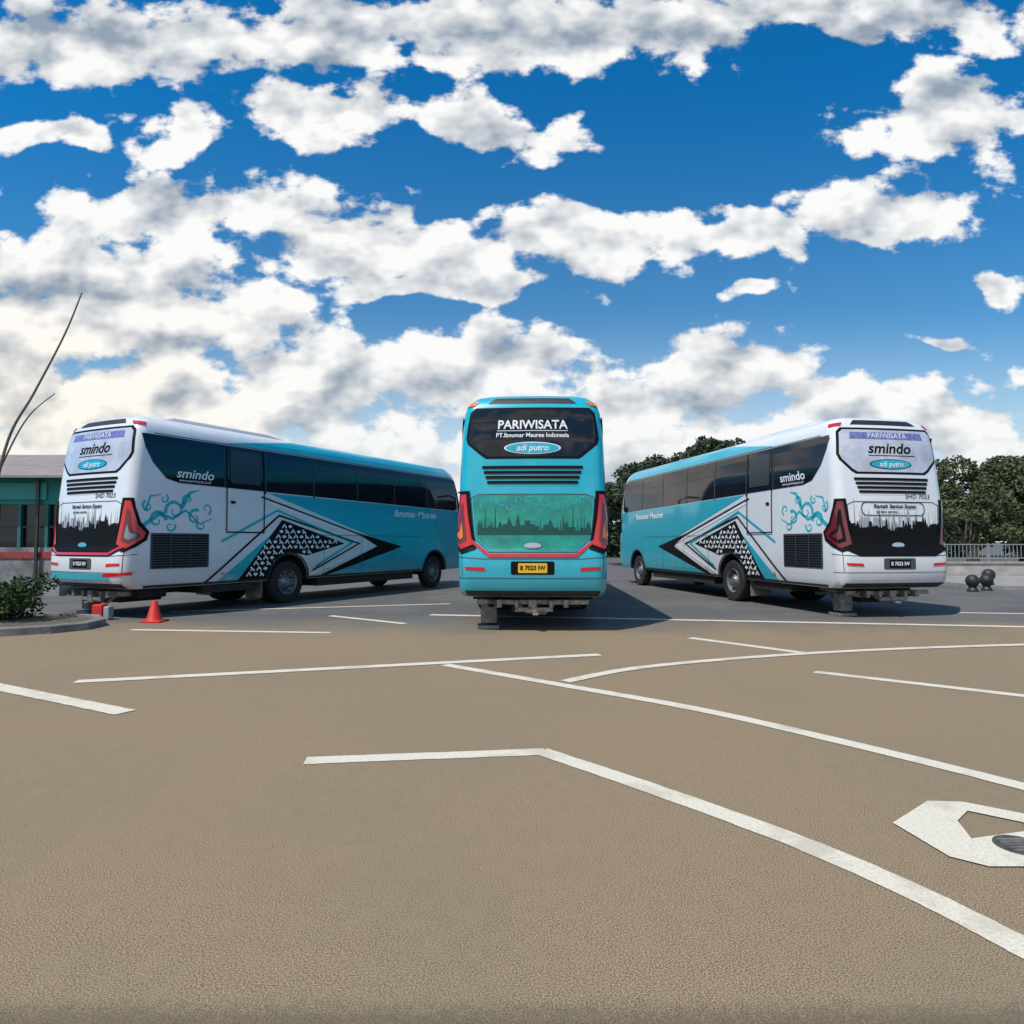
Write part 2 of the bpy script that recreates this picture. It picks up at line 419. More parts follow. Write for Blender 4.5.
    decal('bumper_seam',B,strokes([(-1.4,.74),(1.4,.74)],.012),rear,M_seam,g)
    for sg in (-1,1):
        decal('bumper_reflector',B,[[(sg*.78,.86),(sg*1.12,.88),(sg*1.14,.93),(sg*.8,.92)]],rear,M_red,2*g)
        decal('corner_seam',B,strokes([(sg*1.18,.76),(sg*1.2,1.14)],.012),rear,M_seam,g)
    if sides=='r':
        decal('bumper_stripe',B,[[(-1.3,.60),(.9,.60),(.8,.72),(-1.3,.73)]],rear,M_teal,2*g)
        decal('bumper_stripe',B,[[(.7,.66),(1.35,.70),(1.35,.76),(.7,.72)]],rear,M_red,3*g)
    decal('bumper_lower_lip',B,[[(-1.15,.43),(1.15,.43),(1.15,.53),(-1.15,.53)]],rear,M_blackplastic,g)
    # ---------------- front
    decal('windscreen',B,[[(-1.1,1.5),(1.1,1.5),(1.55,1.7),(1.5,3.3),(1.0,3.6),(-1.0,3.6),(-1.5,3.3),(-1.55,1.7)]],front,M_glass,g)
    for sg in (-1,1):
        decal('head_lamp',B,[[(sg*.8,.95),(sg*1.45,1.0),(sg*1.5,1.35),(sg*1.2,1.3)]],front,M_glow,2*g)
    decal('front_bumper_grille',B,[rrect(-.6,.55,.6,.85,.05)],front,M_black,g)
    for sg in (-1,1):
        tube('mirror_arm',[(sg*1.0,11.75+LF,3.1),(sg*1.35,12.05+LF,3.12),(sg*1.58,12.15+LF,2.98),(sg*1.62,12.15+LF,2.7)],[.035]*4,M_blackplastic,B,8)
        boxes('mirror_head',[(sg*1.62-.14,12.07+LF,2.05,sg*1.62+.14,12.24+LF,2.7)],M_blackplastic,B,.04)
    # ---------------- sides
    for sname,S in (('r',side_r),('l',side_l)):
        flip=(sname=='l')
        wb=[(.42,3.50),(.50,3.22),(.66,2.92),(.95,2.63),(1.25,2.56),(11.1+LF,2.42),(11.25+LF,2.5),(11.15+LF,3.46),(10.9+LF,3.50)]
        decal('side_window_band',B,[wb],S,M_glass,2*g)
        decal('roof_side_stripe',B,[[(2.4,3.545),(10.9+LF,3.545),(10.8+LF,3.84),(4.6,3.84)]],S,M_teal,g)
        decal('gutter_line',B,strokes([(.7,3.525),(11+LF,3.525)],.018),S,M_seam,3*g)
        pil=[]
        for y in (2.35,3.5,5.1,6.8,8.5,10.2):
            pil+=[[(y,2.47 if y>3 else 2.55),(y+.05,2.47 if y>3 else 2.55),(y+.05,3.49),(y,3.49)]]
        decal('window_pillar',B,pil,S,M_pillar,3*g)
        decal('window_sliding_rail',B,[[(y+.1,3.12),(y+1.5,3.12),(y+1.5,3.14),(y+.1,3.14)] for y in (3.5,5.1,6.8,8.5)],S,M_pillar,3*g)
        if teal: 
            decal('luggage_door_seam',B,[s for y in (5.4,6.9,8.4) for s in strokes([(y,.45),(y,1.6)],.012)],S,M_seam,g)
            continue
        tealp=[(3.6,2.50),(11.35+LF,2.40),(11.55+LF,1.0),(11.45+LF,.43),(5.2,.43),(8.3,1.27)]
        decal('livery_teal_field',B,[tealp],S,M_teal,g)
        decal('livery_white_chevron',B,strokes([(3.55,2.30),(7.6,1.30),(5.0,.50)],.07),S,M_whiteprint,2*g)
        decal('livery_teal_wedge',B,[[(2.15,.43),(2.75,.43),(4.2,1.62),(4.0,1.72)]],S,M_teal,g)
        decal('livery_teal_line',B,strokes([(2.3,1.35),(3.9,2.10),(6.6,1.32),(5.2,.72)],.05),S,M_teal,3*g)
        decal('livery_black_line',B,strokes([(1.9,.46),(3.95,1.98),(6.9,1.30),(5.1,.62)],.045),S,M_black,3*g)
        decal('livery_black_line',B,strokes([(3.4,2.40),(4.0,2.26),(8.05,1.28)],.035),S,M_black,3*g)
        decal('livery_black_wedge',B,[[(6.7,1.62),(8.9,1.20),(5.6,.47),(5.35,.47),(7.7,1.22)]],S,M_black,2.5*g)
        P1=[(2.75,.45),(3.65,.45),(3.8,.9),(4.3,1.10),(4.9,1.0),(6.3,1.30),(4.05,1.88)]
        decal('livery_batik_panel',B,[P1],S,M_black,2*g)
        mo=[]
        for i in range(32):
            for j in range(12):
                a=2.6+.19*i+(.095 if j%2 else 0); b=.47+.125*j
                if all(inside((a+da,b+db),P1) for da,db in ((.07,0),(-.07,0),(0,.05),(0,-.05))) and min(math.hypot(a-c[0],b-c[1]) for c in ARCH)>.72:
                    if (i+j)%3==0: mo+=strokes([(a-.07,b-.04),(a,b+.04),(a+.07,b-.04)],.038)
                    elif (i+j)%3==1: mo+=[[(a-.075,b),(a,b-.045),(a+.075,b),(a,b+.045)]]
                    else: mo+=strokes([(a-.06,b+.045),(a+.06,b-.045)],.042)+strokes([(a-.06,b-.045),(a-.012,b-.008)],.032)
        decal('livery_batik_motif',B,mo,S,M_whiteprint,3*g)
        sw=[]
        for (ca,cb,r,t0,tn,k,w) in ((.75,1.78,.20,0,1.1,1,.08),(1.15,1.98,.22,3.4,1.2,-1,.08),(1.62,1.86,.17,1.0,1.1,1,.07),(1.45,2.22,.13,4.0,1.0,-1,.06),
              (.55,2.05,.12,2,1.0,1,.05),(1.9,2.05,.13,5.2,.9,1,.05),(1.05,1.66,.12,.4,1,-1,.05),(1.78,1.70,.12,2.6,1,1,.05),(.9,2.22,.10,1,1,-1,.045)):
            sw+=strokes(spiral(ca,cb,r,t0,tn,k),w,.015)
        sw+=strokes([(.45,1.66),(.8,1.9),(1.1,1.82),(1.4,2.0),(1.75,1.72),(2.05,1.85)],.09,.02)
        sw+=strokes([(1.3,2.05),(1.5,2.38),(1.72,2.44)],.11,.02)+strokes([(.5,1.95),(.6,2.25),(.85,2.3)],.06,.015)
        decal('scroll_ornament',B,sw,S,M_orn,g)
        decal('side_grille_frame',B,[rrect(.62,.80,1.98,1.52,.03)],S,M_seam,2*g)
        decal('side_grille_slat',B,[[(.66,z),(1.94,z),(1.94,z+.028),(.66,z+.028)] for z in [.83+.052*i for i in range(13)]],S,M_black,3*g+.004)
        decal('side_grille_mullion',B,[[(y,.82),(y+.02,.82),(y+.02,1.5),(y,1.5)] for y in (1.05,1.5)],S,M_seam,4*g+.006)
        decal('door_frame',B,strokes([(2.42,3.48),(2.42,1.56),(3.48,1.56),(3.48,3.48)],.03),S,M_black,5*g)
        decal('door_window',B,[rrect(2.52,2.66,3.38,3.4,.05)],S,M_pillar,4*g)
        decal('door_handle',B,[rrect(2.52,2.2,2.66,2.26,.02)],S,M_black,4*g)
        decal('side_lettering',B,text_bm('smindo',1.62,2.76,.27,-.25 if flip else .25,1.15,flip,bold=.004),S,M_whiteprint,3*g)
        decal('side_lettering',B,text_bm('www.pariwisata.co.id',1.62,2.62,.09,0,1.0,flip),S,M_whiteprint,3*g)
        decal('side_lettering',B,text_bm('Ibnumar Mauree',9.6,2.20,.27,-.25 if flip else .25,1.25,flip,bold=.010),S,M_whiteprint,3*g)
        decal('luggage_door_seam',B,[s for y in (5.5,7.0,8.5) for s in strokes([(y,.45),(y,1.5)],.012)]+strokes([(5.1,1.52),(9.9,1.52)],.012),S,M_seam,4*g)
        decal('skirt_rail',B,[[(.5,.43),(3.6,.43),(3.6,.48),(.5,.48)],[(5.0,.43),(9.95,.43),(9.95,.48),(5.0,.48)]],S,M_blackplastic,4*g)
        decal('side_marker_lamp',B,[rrect(y,.62,y+.1,.66,.015) for y in (2.3,5.6,7.6,9.0)],S,M_orange,5*g)
        for (yc,zc,r) in ARCH:
            decal('wheel_arch_trim',B,strokes([(yc+(r+.03)*math.cos(math.pi*i/16),zc+(r+.03)*math.sin(math.pi*i/16)) for i in range(17)],.045),S,M_blackplastic,5*g)
    return TOP

build_bus((-8.56,13.50,0),-math.atan2(.458,.888),False,'r')
build_bus((.34,11.25,0),-math.atan2(.33,11.3),True,'')
build_bus((7.66,13.45,0),math.atan2(.193,.981),False,'l')

# ------------------------------------------------------------------ ground
m,nt,b=newmat('parking_asphalt')
tc=nd(nt,'ShaderNodeTexCoord'); sp=nd(nt,'ShaderNodeSeparateXYZ'); nt.links.new(tc.outputs['Object'],sp.inputs[0])
def tnoise(sc,det,ro=.6,dim='2D'):
    n=nd(nt,'ShaderNodeTexNoise'); n.noise_dimensions=dim; n.inputs['Scale'].default_value=sc; n.inputs['Detail'].default_value=det; n.inputs['Roughness'].default_value=ro
    nt.links.new(tc.outputs['Object'],n.inputs['Vector']); return n.outputs['Fac']
def mrange(src,a,b_,c,d,mode='SMOOTHSTEP'):
    n=nd(nt,'ShaderNodeMapRange'); n.interpolation_type=mode
    for i,v in zip(('From Min','From Max','To Min','To Max'),(a,b_,c,d)): n.inputs[i].default_value=v
    nt.links.new(src,n.inputs['Value']); return n.outputs[0]
def mixc(f,c1,c2,blend='MIX'):
    n=nd(nt,'ShaderNodeMix',data_type='RGBA',blend_type=blend)
    for s,i in ((f,0),(c1,6),(c2,7)):
        if hasattr(s,'links'): nt.links.new(s,n.inputs[i])
        elif i==0: n.inputs[0].default_value=s
        else: n.inputs[i].default_value=(*s,1)
    return n.outputs[2]
def mth(op,a,b_):
    n=nd(nt,'ShaderNodeMath',operation=op)
    for i,s in enumerate((a,b_)):
        if hasattr(s,'links'): nt.links.new(s,n.inputs[i])
        else: n.inputs[i].default_value=s
    return n.outputs[0]
grain=tnoise(150,3,.85); mid=tnoise(9,3); big=tnoise(.45,4,.65)
far=mrange(mth('ADD',sp.outputs['Y'],mth('MULTIPLY',mth('SUBTRACT',big,.5),4.0)),10.8,13.8,0,1)
tan_=mixc(mrange(grain,.36,.64,0,1),(.085,.058,.033),(.44,.325,.20))
tan_=mixc(mth('MULTIPLY',mrange(big,.35,.65,0,1),.35),tan_,(.21,.165,.112))
tan_=mixc(mth('MULTIPLY',mrange(mid,.4,.7,0,1),.25),tan_,(.30,.225,.14))
grey=mixc(mrange(grain,.35,.65,0,1),(.065,.063,.064),(.15,.145,.14))
grey=mixc(mth('MULTIPLY',mrange(big,.4,.6,0,1),.5),grey,(.16,.15,.14))
c=mixc(far,tan_,grey)
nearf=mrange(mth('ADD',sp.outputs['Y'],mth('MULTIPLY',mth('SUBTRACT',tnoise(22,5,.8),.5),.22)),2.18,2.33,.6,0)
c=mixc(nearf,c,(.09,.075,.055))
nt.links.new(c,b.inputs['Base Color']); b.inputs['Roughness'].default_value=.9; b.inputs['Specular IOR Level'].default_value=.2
bp=nd(nt,'ShaderNodeBump'); bp.inputs['Strength'].default_value=.4; bp.inputs['Distance'].default_value=.006
nt.links.new(grain,bp.inputs['Height']); nt.links.new(bp.outputs[0],b.inputs['Normal'])
mesh_obj('ground',[(-2500,-2500,0),(2500,-2500,0),(2500,2500,0),(-2500,2500,0)],[(0,1,2,3)],m)

m,nt,b=newmat('road_paint')
tc=nd(nt,'ShaderNodeTexCoord')
g1=tnoise(60,4,.7); g2=tnoise(3,4,.6)
c=mixc(mrange(g1,.3,.60,.45,0),(.70,.64,.52),(.36,.29,.20))
c=mixc(mth('MULTIPLY',mrange(g2,.48,.72,0,1),.5),c,(.42,.35,.25))
nt.links.new(c,b.inputs['Base Color']); b.inputs['Roughness'].default_value=.75
bp=nd(nt,'ShaderNodeBump'); bp.inputs['Strength'].default_value=.4; bp.inputs['Distance'].default_value=.004
nt.links.new(g1,bp.inputs['Height']); nt.links.new(bp.outputs[0],b.inputs['Normal'])
M_paint=m
def cat(pts,n=8):
    out=[]
    for i in range(len(pts)-1):
        p0=Vector(pts[max(i-1,0)]);p1=Vector(pts[i]);p2=Vector(pts[i+1]);p3=Vector(pts[min(i+2,len(pts)-1)])
        for k in range(n):
            t=k/n
            out.append(tuple(.5*((2*p1)+(p2-p0)*t+(2*p0-5*p1+4*p2-p3)*t*t+(3*p1-p0-3*p2+p3)*t**3)))
    out.append(tuple(pts[-1])); return out
LN=[([(-1.418,4.733),(.236,4.933)],.15),
    (cat([(.20,4.95),(.686,4.397),(1.068,3.938),(1.435,3.462),(1.692,3.037),(1.802,2.806),(1.892,2.583),(1.969,2.348),(2.03,2.0),(2.06,1.5)]),.155),
    (cat([(-.817,8.375),(.503,7.213),(1.679,6.149),(2.51,5.126),(3.135,4.237),(3.522,3.554)]),.15),
    ([(-4.682,7.366),(1.168,9.111)],.17),([(-7.1,8.09),(-3.395,6.043)],.19),
    (cat([(.568,7.366),(1.524,8.177),(3.235,8.953),(5.111,9.529),(7.456,9.988),(10.5,10.4)]),.15),
    ([(3.496,7.928),(4.987,6.702),(6.2,5.7)],.15),([(2.781,10.712),(3.991,9.191)],.17),
    ([(-1.685,14.07),(9.035,12.09),(14,11.2)],.20),([(-6.511,11.68),(-3.0,11.297)],.16),([(-3.689,13.877),(-1.957,12.53)],.15),
    ([(-7.33,14.67),(-1.5,16.55)],.15),([(9.5,14.5),(18,13.2)],.15)]
vs=[];fs=[]
def jit(x,y,s): return noise.noise(Vector((x*s,y*s,3.1)))
for idx,(pts,w) in enumerate(LN):
    P=[Vector(p) for p in pts]; rs=[]
    for i in range(len(P)-1):
        n=max(1,int((P[i+1]-P[i]).length/.05))
        for k in range(n): rs.append(P[i].lerp(P[i+1],k/n))
    rs.append(P[-1]); b0=len(vs)
    for i,p in enumerate(rs):
        t=(rs[min(i+1,len(rs)-1)]-rs[max(i-1,0)]).normalized(); nr=Vector((-t.y,t.x))
        l=w/2*(1+.10*jit(p.x,p.y,9)+.05*jit(p.x,p.y,31)); r_=w/2*(1+.10*jit(p.x+7,p.y,9)+.05*jit(p.x+5,p.y,31))
        a=p+nr*l; c_=p-nr*r_
        z=.004+.0007*(idx%6)
        vs+=[(a.x,a.y,z),(c_.x,c_.y,z)]
    for i in range(len(rs)-1): fs.append((b0+2*i,b0+2*i+1,b0+2*i+3,b0+2*i+2))
mesh_obj('parking_line_markings',vs,fs,M_paint)
ar=[[(2.027,3.690),(2.079,3.30),(2.199,3.201),(2.383,3.201),(2.679,3.59),(2.49,3.542),(2.315,3.496),(2.389,3.716),(2.533,3.851),(2.592,3.982),(2.40,3.997)],
    [(2.592,3.982),(2.533,3.851),(2.746,3.677),(3.2,3.35),(3.3,3.45),(2.836,3.796)]]
bm=pts_bm(ar)
for v in bm.verts: v.co.z=.008
bmesh.ops.recalc_face_normals(bm,faces=bm.faces[:])
bm_obj('painted_arrow',bm,M_paint)
dc=empty('drain_cover',(2.50,3.41,0))
lathe('rim',[(.0,.012),(.085,.012),(.088,.014),(.115,.014),(.12,.002)],mat('cast_iron',(.07,.06,.05),.7,var=.5,scale=30),dc)
boxes('grate_bar',[(-.08,-.07+.03*i,.012,.08,-.06+.03*i,.02) for i in range(5)],M_metal,dc)

# ------------------------------------------------------------------ foliage
def leafmat(name,c1,c2):
    m,nt,b=newmat(name)
    tc=nd(nt,'ShaderNodeTexCoord'); n=nd(nt,'ShaderNodeTexNoise'); n.inputs['Scale'].default_value=1.1; n.inputs['Detail'].default_value=4; n.inputs['Roughness'].default_value=.75
    nt.links.new(tc.outputs['Object'],n.inputs['Vector'])
    r=nd(nt,'ShaderNodeMapRange'); r.inputs['From Min'].default_value=.35; r.inputs['From Max'].default_value=.65; nt.links.new(n.outputs['Fac'],r.inputs['Value'])
    x=nd(nt,'ShaderNodeMix',data_type='RGBA'); nt.links.new(r.outputs[0],x.inputs[0]); x.inputs[6].default_value=(*c1,1); x.inputs[7].default_value=(*c2,1)
    nt.links.new(x.outputs[2],b.inputs['Base Color']); b.inputs['Roughness'].default_value=.6; b.inputs['Specular IOR Level'].default_value=.2
    return m
M_leaf=leafmat('leaves',(.022,.038,.022),(.072,.098,.048))
M_leaf2=leafmat('leaves_dry',(.045,.06,.03),(.13,.14,.065))
M_bark=mat('bark',(.09,.07,.05),.9,var=.3,scale=6)
def leaves(name,clumps,per,size,mt,parent,seed):
    rnd=random.Random(seed); vs=[];fs=[]
    for (c,r) in clumps:
        for _ in range(int(per*r*r)):
            while True:
                d=Vector((rnd.uniform(-1,1),rnd.uniform(-1,1),rnd.uniform(-1,1)))
                if .2<d.length<=1: break
            d=d*(d.length**-.45)
            p=Vector(c)+Vector((d.x*r,d.y*r,d.z*r*.72))*(1+.35*noise.noise(Vector(c)+d*2.2))
            a=Vector((rnd.gauss(0,1),rnd.gauss(0,1),rnd.gauss(0,.7))).normalized(); bb=a.orthogonal().normalized()
            bb=(Matrix.Rotation(rnd.uniform(0,6.28),3,a)@bb); s=size*rnd.uniform(.5,1.3); i=len(vs)
            vs+=[p-a*s,p-bb*s*.45,p+a*s,p+bb*s*.45]; fs.append((i,i+1,i+2,i+3))
    return mesh_obj(name,vs,fs,mt,parent)
def tree(name,loc,h,rad,seed,mt,size=.16,per=620,nc=16,flat=.55):
    T=empty(name,loc); rnd=random.Random(seed)
    th=h*.28; cl=[]
    for i in range(nc):
        a=rnd.uniform(0,6.28); q=math.sqrt(rnd.random())*rad*.85
        zz=th*1.0+(h-th)*(.08+.79*rnd.random()*(1-.40*(q/rad)**2))
        cl.append((Vector((q*math.cos(a),q*math.sin(a),zz)),rad*rnd.uniform(.18,.38)))
    tube('trunk',[(0,0,0),(rnd.uniform(-.1,.1),0,th*.5),(rnd.uniform(-.3,.3),rnd.uniform(-.2,.2),th),(0,0,h*.7)],[h*.035,h*.026,h*.02,h*.008],M_bark,T)
    for k,(c,r) in enumerate(cl):
        tube('limb',[(0,0,th*.8),Vector((c.x*.4,c.y*.4,th+(c.z-th)*.35)),c],[h*.013,h*.008,h*.003],M_bark,T,5)
    leaves('foliage',cl,per,size,mt,T,seed+1)
    return T
tree('broadleaf_tree',(12.9,46,0),9.2,5.2,1,M_leaf,.16,700,30)
tree('broadleaf_tree',(17.0,50,0),9.0,4.8,2,M_leaf,.16,700,24)
tree('broadleaf_tree',(8.4,44,0),7.0,3.6,3,M_leaf,.15,700,22)
tree('broadleaf_tree',(10.6,40,0),5.6,3.2,12,M_leaf,.14,700,16)
tree('broadleaf_tree',(28.6,42,0),7.0,4.0,4,M_leaf2,.14,680,26)
tree('broadleaf_tree',(33.0,44,0),7.2,4.2,5,M_leaf2,.14,680,26)
tree('broadleaf_tree',(24.0,46,0),5.6,3.4,6,M_leaf2,.14,680,20)
tree('broadleaf_tree',(25.5,38,0),4.6,3.0,14,M_leaf2,.13,680,16)
tree('broadleaf_tree',(40,48,0),7.4,4.4,7,M_leaf2,.17,500,16)
rnd=random.Random(9); cl=[]
for i in range(150):
    x=-70+i*1.1; cl.append(((x,rnd.uniform(66,74),rnd.uniform(1.0,3.6)),rnd.uniform(1.6,2.8)))
leaves('distant_tree_line',cl,90,.42,M_leaf,None,10)
bush=empty('shrub',(-9.35,12.35,.1))
cl=[(Vector((rnd.uniform(-.75,.65),rnd.uniform(-.45,.45),rnd.uniform(.15,.66))),rnd.uniform(.22,.36)) for _ in range(20)]
leaves('foliage',cl,3200,.045,leafmat('shrub_leaves',(.012,.028,.010),(.055,.085,.025)),bush,20)
tube('stems',[(0,0,-.05),(.05,0,.3),(.0,.1,.5)],[.03,.02,.01],M_bark,bush)

isl=empty('kerbed_island')
outer=[(-15,9.5),(-8.15,10.85),(-7.55,11.2),(-7.25,11.7),(-7.3,12.3),(-7.8,12.95),(-8.8,13.3),(-15,14.6)]
inner=[(-15,9.68),(-8.2,11.02),(-7.68,11.33),(-7.43,11.75),(-7.47,12.25),(-7.9,12.8),(-8.84,13.13),(-15,14.42)]
n=len(outer); vs=[(x,y,0) for x,y in outer]+[(x,y,.115) for x,y in outer]+[(x,y,.13) for x,y in [((o[0]*.9+i[0]*.1),(o[1]*.9+i[1]*.1)) for o,i in zip(outer,inner)]]+[(x,y,.13) for x,y in inner]+[(x,y,.07) for x,y in inner]
fs=[]
for k in range(4):
    for i in range(n-1): fs.append((k*n+i,k*n+i+1,(k+1)*n+i+1,(k+1)*n+i))
mesh_obj('kerb',vs,fs,mat('weathered_kerb',(.18,.17,.16),.9,var=.35,scale=5,bump=.4),isl)
bm=pts_bm([inner]); 
for v in bm.verts: v.co.z=.085
bmesh.ops.recalc_face_normals(bm,faces=bm.faces[:])
bm_obj('soil_bed',bm,mat('soil',(.10,.085,.06),.95,var=.4,scale=9,bump=.5),isl)

tcne=empty('traffic_cone',(-6.72,12.85,0))
M_cone=mat('cone_red',(.60,.03,.02),.5,var=.15,scale=8)
boxes('base',[(-.19,-.19,0,.19,.19,.035)],M_cone,tcne,.008)
lathe('cone',[(.15,.035),(.135,.06),(.05,.38),(.04,.40),(.0,.40)],M_cone,tcne)
bk=empty('wheel_chock_stand',(-7.9,13.2,.0))
boxes('red_block',[(-.16,-.1,.0,.04,.1,.30)],M_cone,bk,.02)
boxes('white_block',[(.05,-.08,0,.16,.1,.26)],M_greyprint,bk,.02)
boxes('foot',[(-.2,-.14,-.0,-.17,.14,.05)],M_cone,bk)

# ------------------------------------------------------------------ left building
bd=empty('roadside_building')
M_wall=mat('teal_wall',(.015,.23,.21),.7,var=.15,scale=2)
M_mural=mat('lower_wall',(.20,.20,.21),.8,var=.6,scale=1.5)
M_roof=mat('zinc_roof',(.27,.23,.21),.6,var=.2,scale=2)
X0,X1,Y0,Y1=-26,-12.6,19,25
boxes('lower_wall',[(X0,Y0,0,X1,Y1,1.35)],M_mural,bd)
boxes('upper_wall',[(X0,Y0,2.55,X1,Y1,3.3)],M_wall,bd)
boxes('window_glass',[(X0,Y0+.12,1.35,X1-.12,Y1-.1,2.55)],M_glass,bd)
boxes('window_mullion',[(x,Y0,1.352,x+.09,Y0+.11,2.548) for x in [X0+.02+.76*i for i in range(18)]],mat('frame',(.02,.14,.13),.5),bd)
boxes('window_rail',[(X0+.02,Y0+.03,1.9,X1-.13,Y0+.1,1.95)],M_pillar,bd)
boxes('red_band',[(X0,Y0-.03,1.05,X1+.03,Y0-.003,1.22)],mat('red_band_paint',(.30,.04,.04),.7,var=.3,scale=3),bd)
boxes('sign_board',[(-15.4,Y0-.06,2.68,-13,Y0-.005,3.15)],mat('sign_teal',(.02,.30,.27),.5,var=.1),bd)
boxes('downpipe',[(-13.25,Y0-.12,0,-13.17,Y0-.07,3.25)],M_pillar,bd)
mesh_obj('roof',[(X0-.4,Y0-.6,3.25),(X1+.4,Y0-.6,3.25),(X1+.4,Y0+3,4.25),(X0-.4,Y0+3,4.25),(X0-.4,Y1+.6,3.25),(X1+.4,Y1+.6,3.25),
  (X0-.4,Y0-.6,3.32),(X1+.4,Y0-.6,3.32),(X1+.4,Y0+3,4.33),(X0-.4,Y0+3,4.33),(X0-.4,Y1+.6,3.32),(X1+.4,Y1+.6,3.32)],
  [(0,1,2,3),(3,2,5,4),(6,7,8,9),(9,8,11,10),(0,1,7,6),(1,2,8,7),(2,5,11,8)],M_roof,bd)
M_bam=mat('bamboo',(.16,.13,.10),.7,var=.3,scale=9)
bpo=empty('bamboo_flagpole',(-11.9,15.6,0))
tube('pole',cat([(-.35,0,0),(-.12,0,1.9),(.27,0,3.84),(.84,0,4.95),(1.50,0,6.30),(1.88,0,7.3)],6),[.042-.0009*i for i in range(31)],M_bam,bpo,6)
bpo=empty('bamboo_flagpole',(-11.9,15.9,0))
tube('pole',cat([(-.9,0,0),(-.4,0,2.4),(.10,0,3.70),(.55,0,4.5),(1.12,0,5.0)],6),[.03-.0008*i for i in range(25)],M_bam,bpo,6)

# ------------------------------------------------------------------ right boundary
bw=empty('boundary_wall')
boxes('plinth',[(15.5,28,0,46,28.2,.62)],mat('lime_wall',(.38,.36,.33),.85,var=.3,scale=2),bw)
boxes('coping',[(15.4,27.95,.622,46,28.25,.69)],M_conc,bw)
fe=empty('railing_fence')
M_fence=mat('galvanised',(.30,.32,.33),.5,metal=.3)
boxes('post',[(15.6+2*i,28.05,.69,15.66+2*i,28.11,1.45) for i in range(16)],M_fence,fe)
boxes('rail',[(15.5,28.06,z,46,28.1,z+.04) for z in (.82,1.38)],M_fence,fe)
boxes('bars',[(15.7+.16*i,28.07,.86,15.72+.16*i,28.09,1.378) for i in range(190)],M_fence,fe)
mesh_obj('pavement',[(15,21.5,.0),(60,18.5,.0),(60,27.95,.0),(15,27.95,.0),(15,21.5,.12),(60,18.5,.12),(60,27.95,.12),(15,27.95,.12)],
  [(4,5,6,7),(0,1,5,4),(0,4,7,3)],mat('paving',(.28,.26,.235),.85,var=.25,scale=3))
for x,y in ((13.9,20.6),(15.3,21.9),(14.6,21.0)):
    bo=empty('round_bollard',(x,y,0 if x<15 else .12))
    lathe('bollard_ball',[(.0,.52),(.08,.505),(.15,.45),(.185,.37),(.19,.32),(.17,.24),(.12,.17),(.10,.13),(.13,.09),(.15,.05),(.15,.0)],M_blackplastic,bo)
hs=empty('rendered_house')
boxes('walls',[(20,58,0,30,66,3.1)],mat('cream_render',(.45,.42,.36),.8,var=.15),hs)
mesh_obj('roof',[(19.5,57.5,3.05),(30.5,57.5,3.05),(30.5,66.5,3.05),(19.5,66.5,3.05),(19.5,62,4.9),(30.5,62,4.9)],[(0,1,5,4),(3,4,5,2),(0,4,3),(1,2,5)],mat('clay_tile',(.28,.12,.07),.8,var=.2),hs)
boxes('window',[(22,57.96,1.1,23.4,57.995,2.2),(26,57.96,1.1,27.4,57.995,2.2)],M_glass,hs)

# ------------------------------------------------------------------ world : Nishita sky + cumulus field placed by direction
w=bpy.data.worlds.new('World'); scene.world=w; w.use_nodes=True; nt=w.node_tree
try:
    w.cycles.sampling_method='MANUAL'; w.cycles.sample_map_resolution=256
except Exception as e: print(e)
bg=nt.nodes['Background']; bg.inputs['Strength'].default_value=.10
sunvec=Vector((-.60,-.62,0)).normalized(); EL=R(58)
sky=nd(nt,'ShaderNodeTexSky'); sky.sky_type='NISHITA'; sky.sun_disc=False; sky.sun_elevation=EL
sky.sun_rotation=math.atan2(sunvec.x,sunvec.y)%(2*math.pi); sky.air_density=1.0; sky.dust_density=.6; sky.ozone_density=2.0
# cloud cells: (u,v) = horizontal / vertical tangent of the direction from due north, half sizes
CL=[(-.62,.755,.36,.080),(-.20,.79,.30,.080),(.10,.775,.34,.070),(.55,.81,.40,.05),(-.30,.64,.26,.060),(-.05,.625,.13,.042),(-.70,.605,.10,.022),
    (-.47,.49,.24,.055),(-.20,.445,.30,.062),(-.10,.385,.22,.026),(.15,.460,.25,.052),(.34,.46,.14,.030),
    (.67,.635,.15,.075),(.54,.495,.17,.045),(.74,.39,.06,.026),(.37,.39,.035,.016),(.68,.292,.05,.011),
    (-.66,.33,.46,.14),(-.62,.20,.46,.14),(-.25,.225,.32,.105),(-.03,.265,.15,.060),(.12,.185,.34,.095),(.36,.240,.18,.070),(.57,.17,.32,.085),(.30,.09,1.1,.10),
    (1.3,.6,.35,.15),(-1.3,.55,.4,.2),(0,1.6,.8,.3)]
tc=nd(nt,'ShaderNodeTexCoord'); sp=nd(nt,'ShaderNodeSeparateXYZ'); nt.links.new(tc.outputs['Generated'],sp.inputs[0])
ya=mth('MAXIMUM',mth('ABSOLUTE',sp.outputs['Y'],0),.12)
U=mth('DIVIDE',sp.outputs['X'],ya); V=mth('DIVIDE',sp.outputs['Z'],ya)
cb=nd(nt,'ShaderNodeCombineXYZ'); nt.links.new(U,cb.inputs[0]); nt.links.new(V,cb.inputs[1])
wn=nd(nt,'ShaderNodeTexNoise'); wn.noise_dimensions='2D'; wn.inputs['Scale'].default_value=5; wn.inputs['Detail'].default_value=2; nt.links.new(cb.outputs[0],wn.inputs['Vector'])
wv=nd(nt,'ShaderNodeVectorMath',operation='MULTIPLY_ADD'); nt.links.new(wn.outputs['Color'],wv.inputs[0]); wv.inputs[1].default_value=(.20,.10,0)
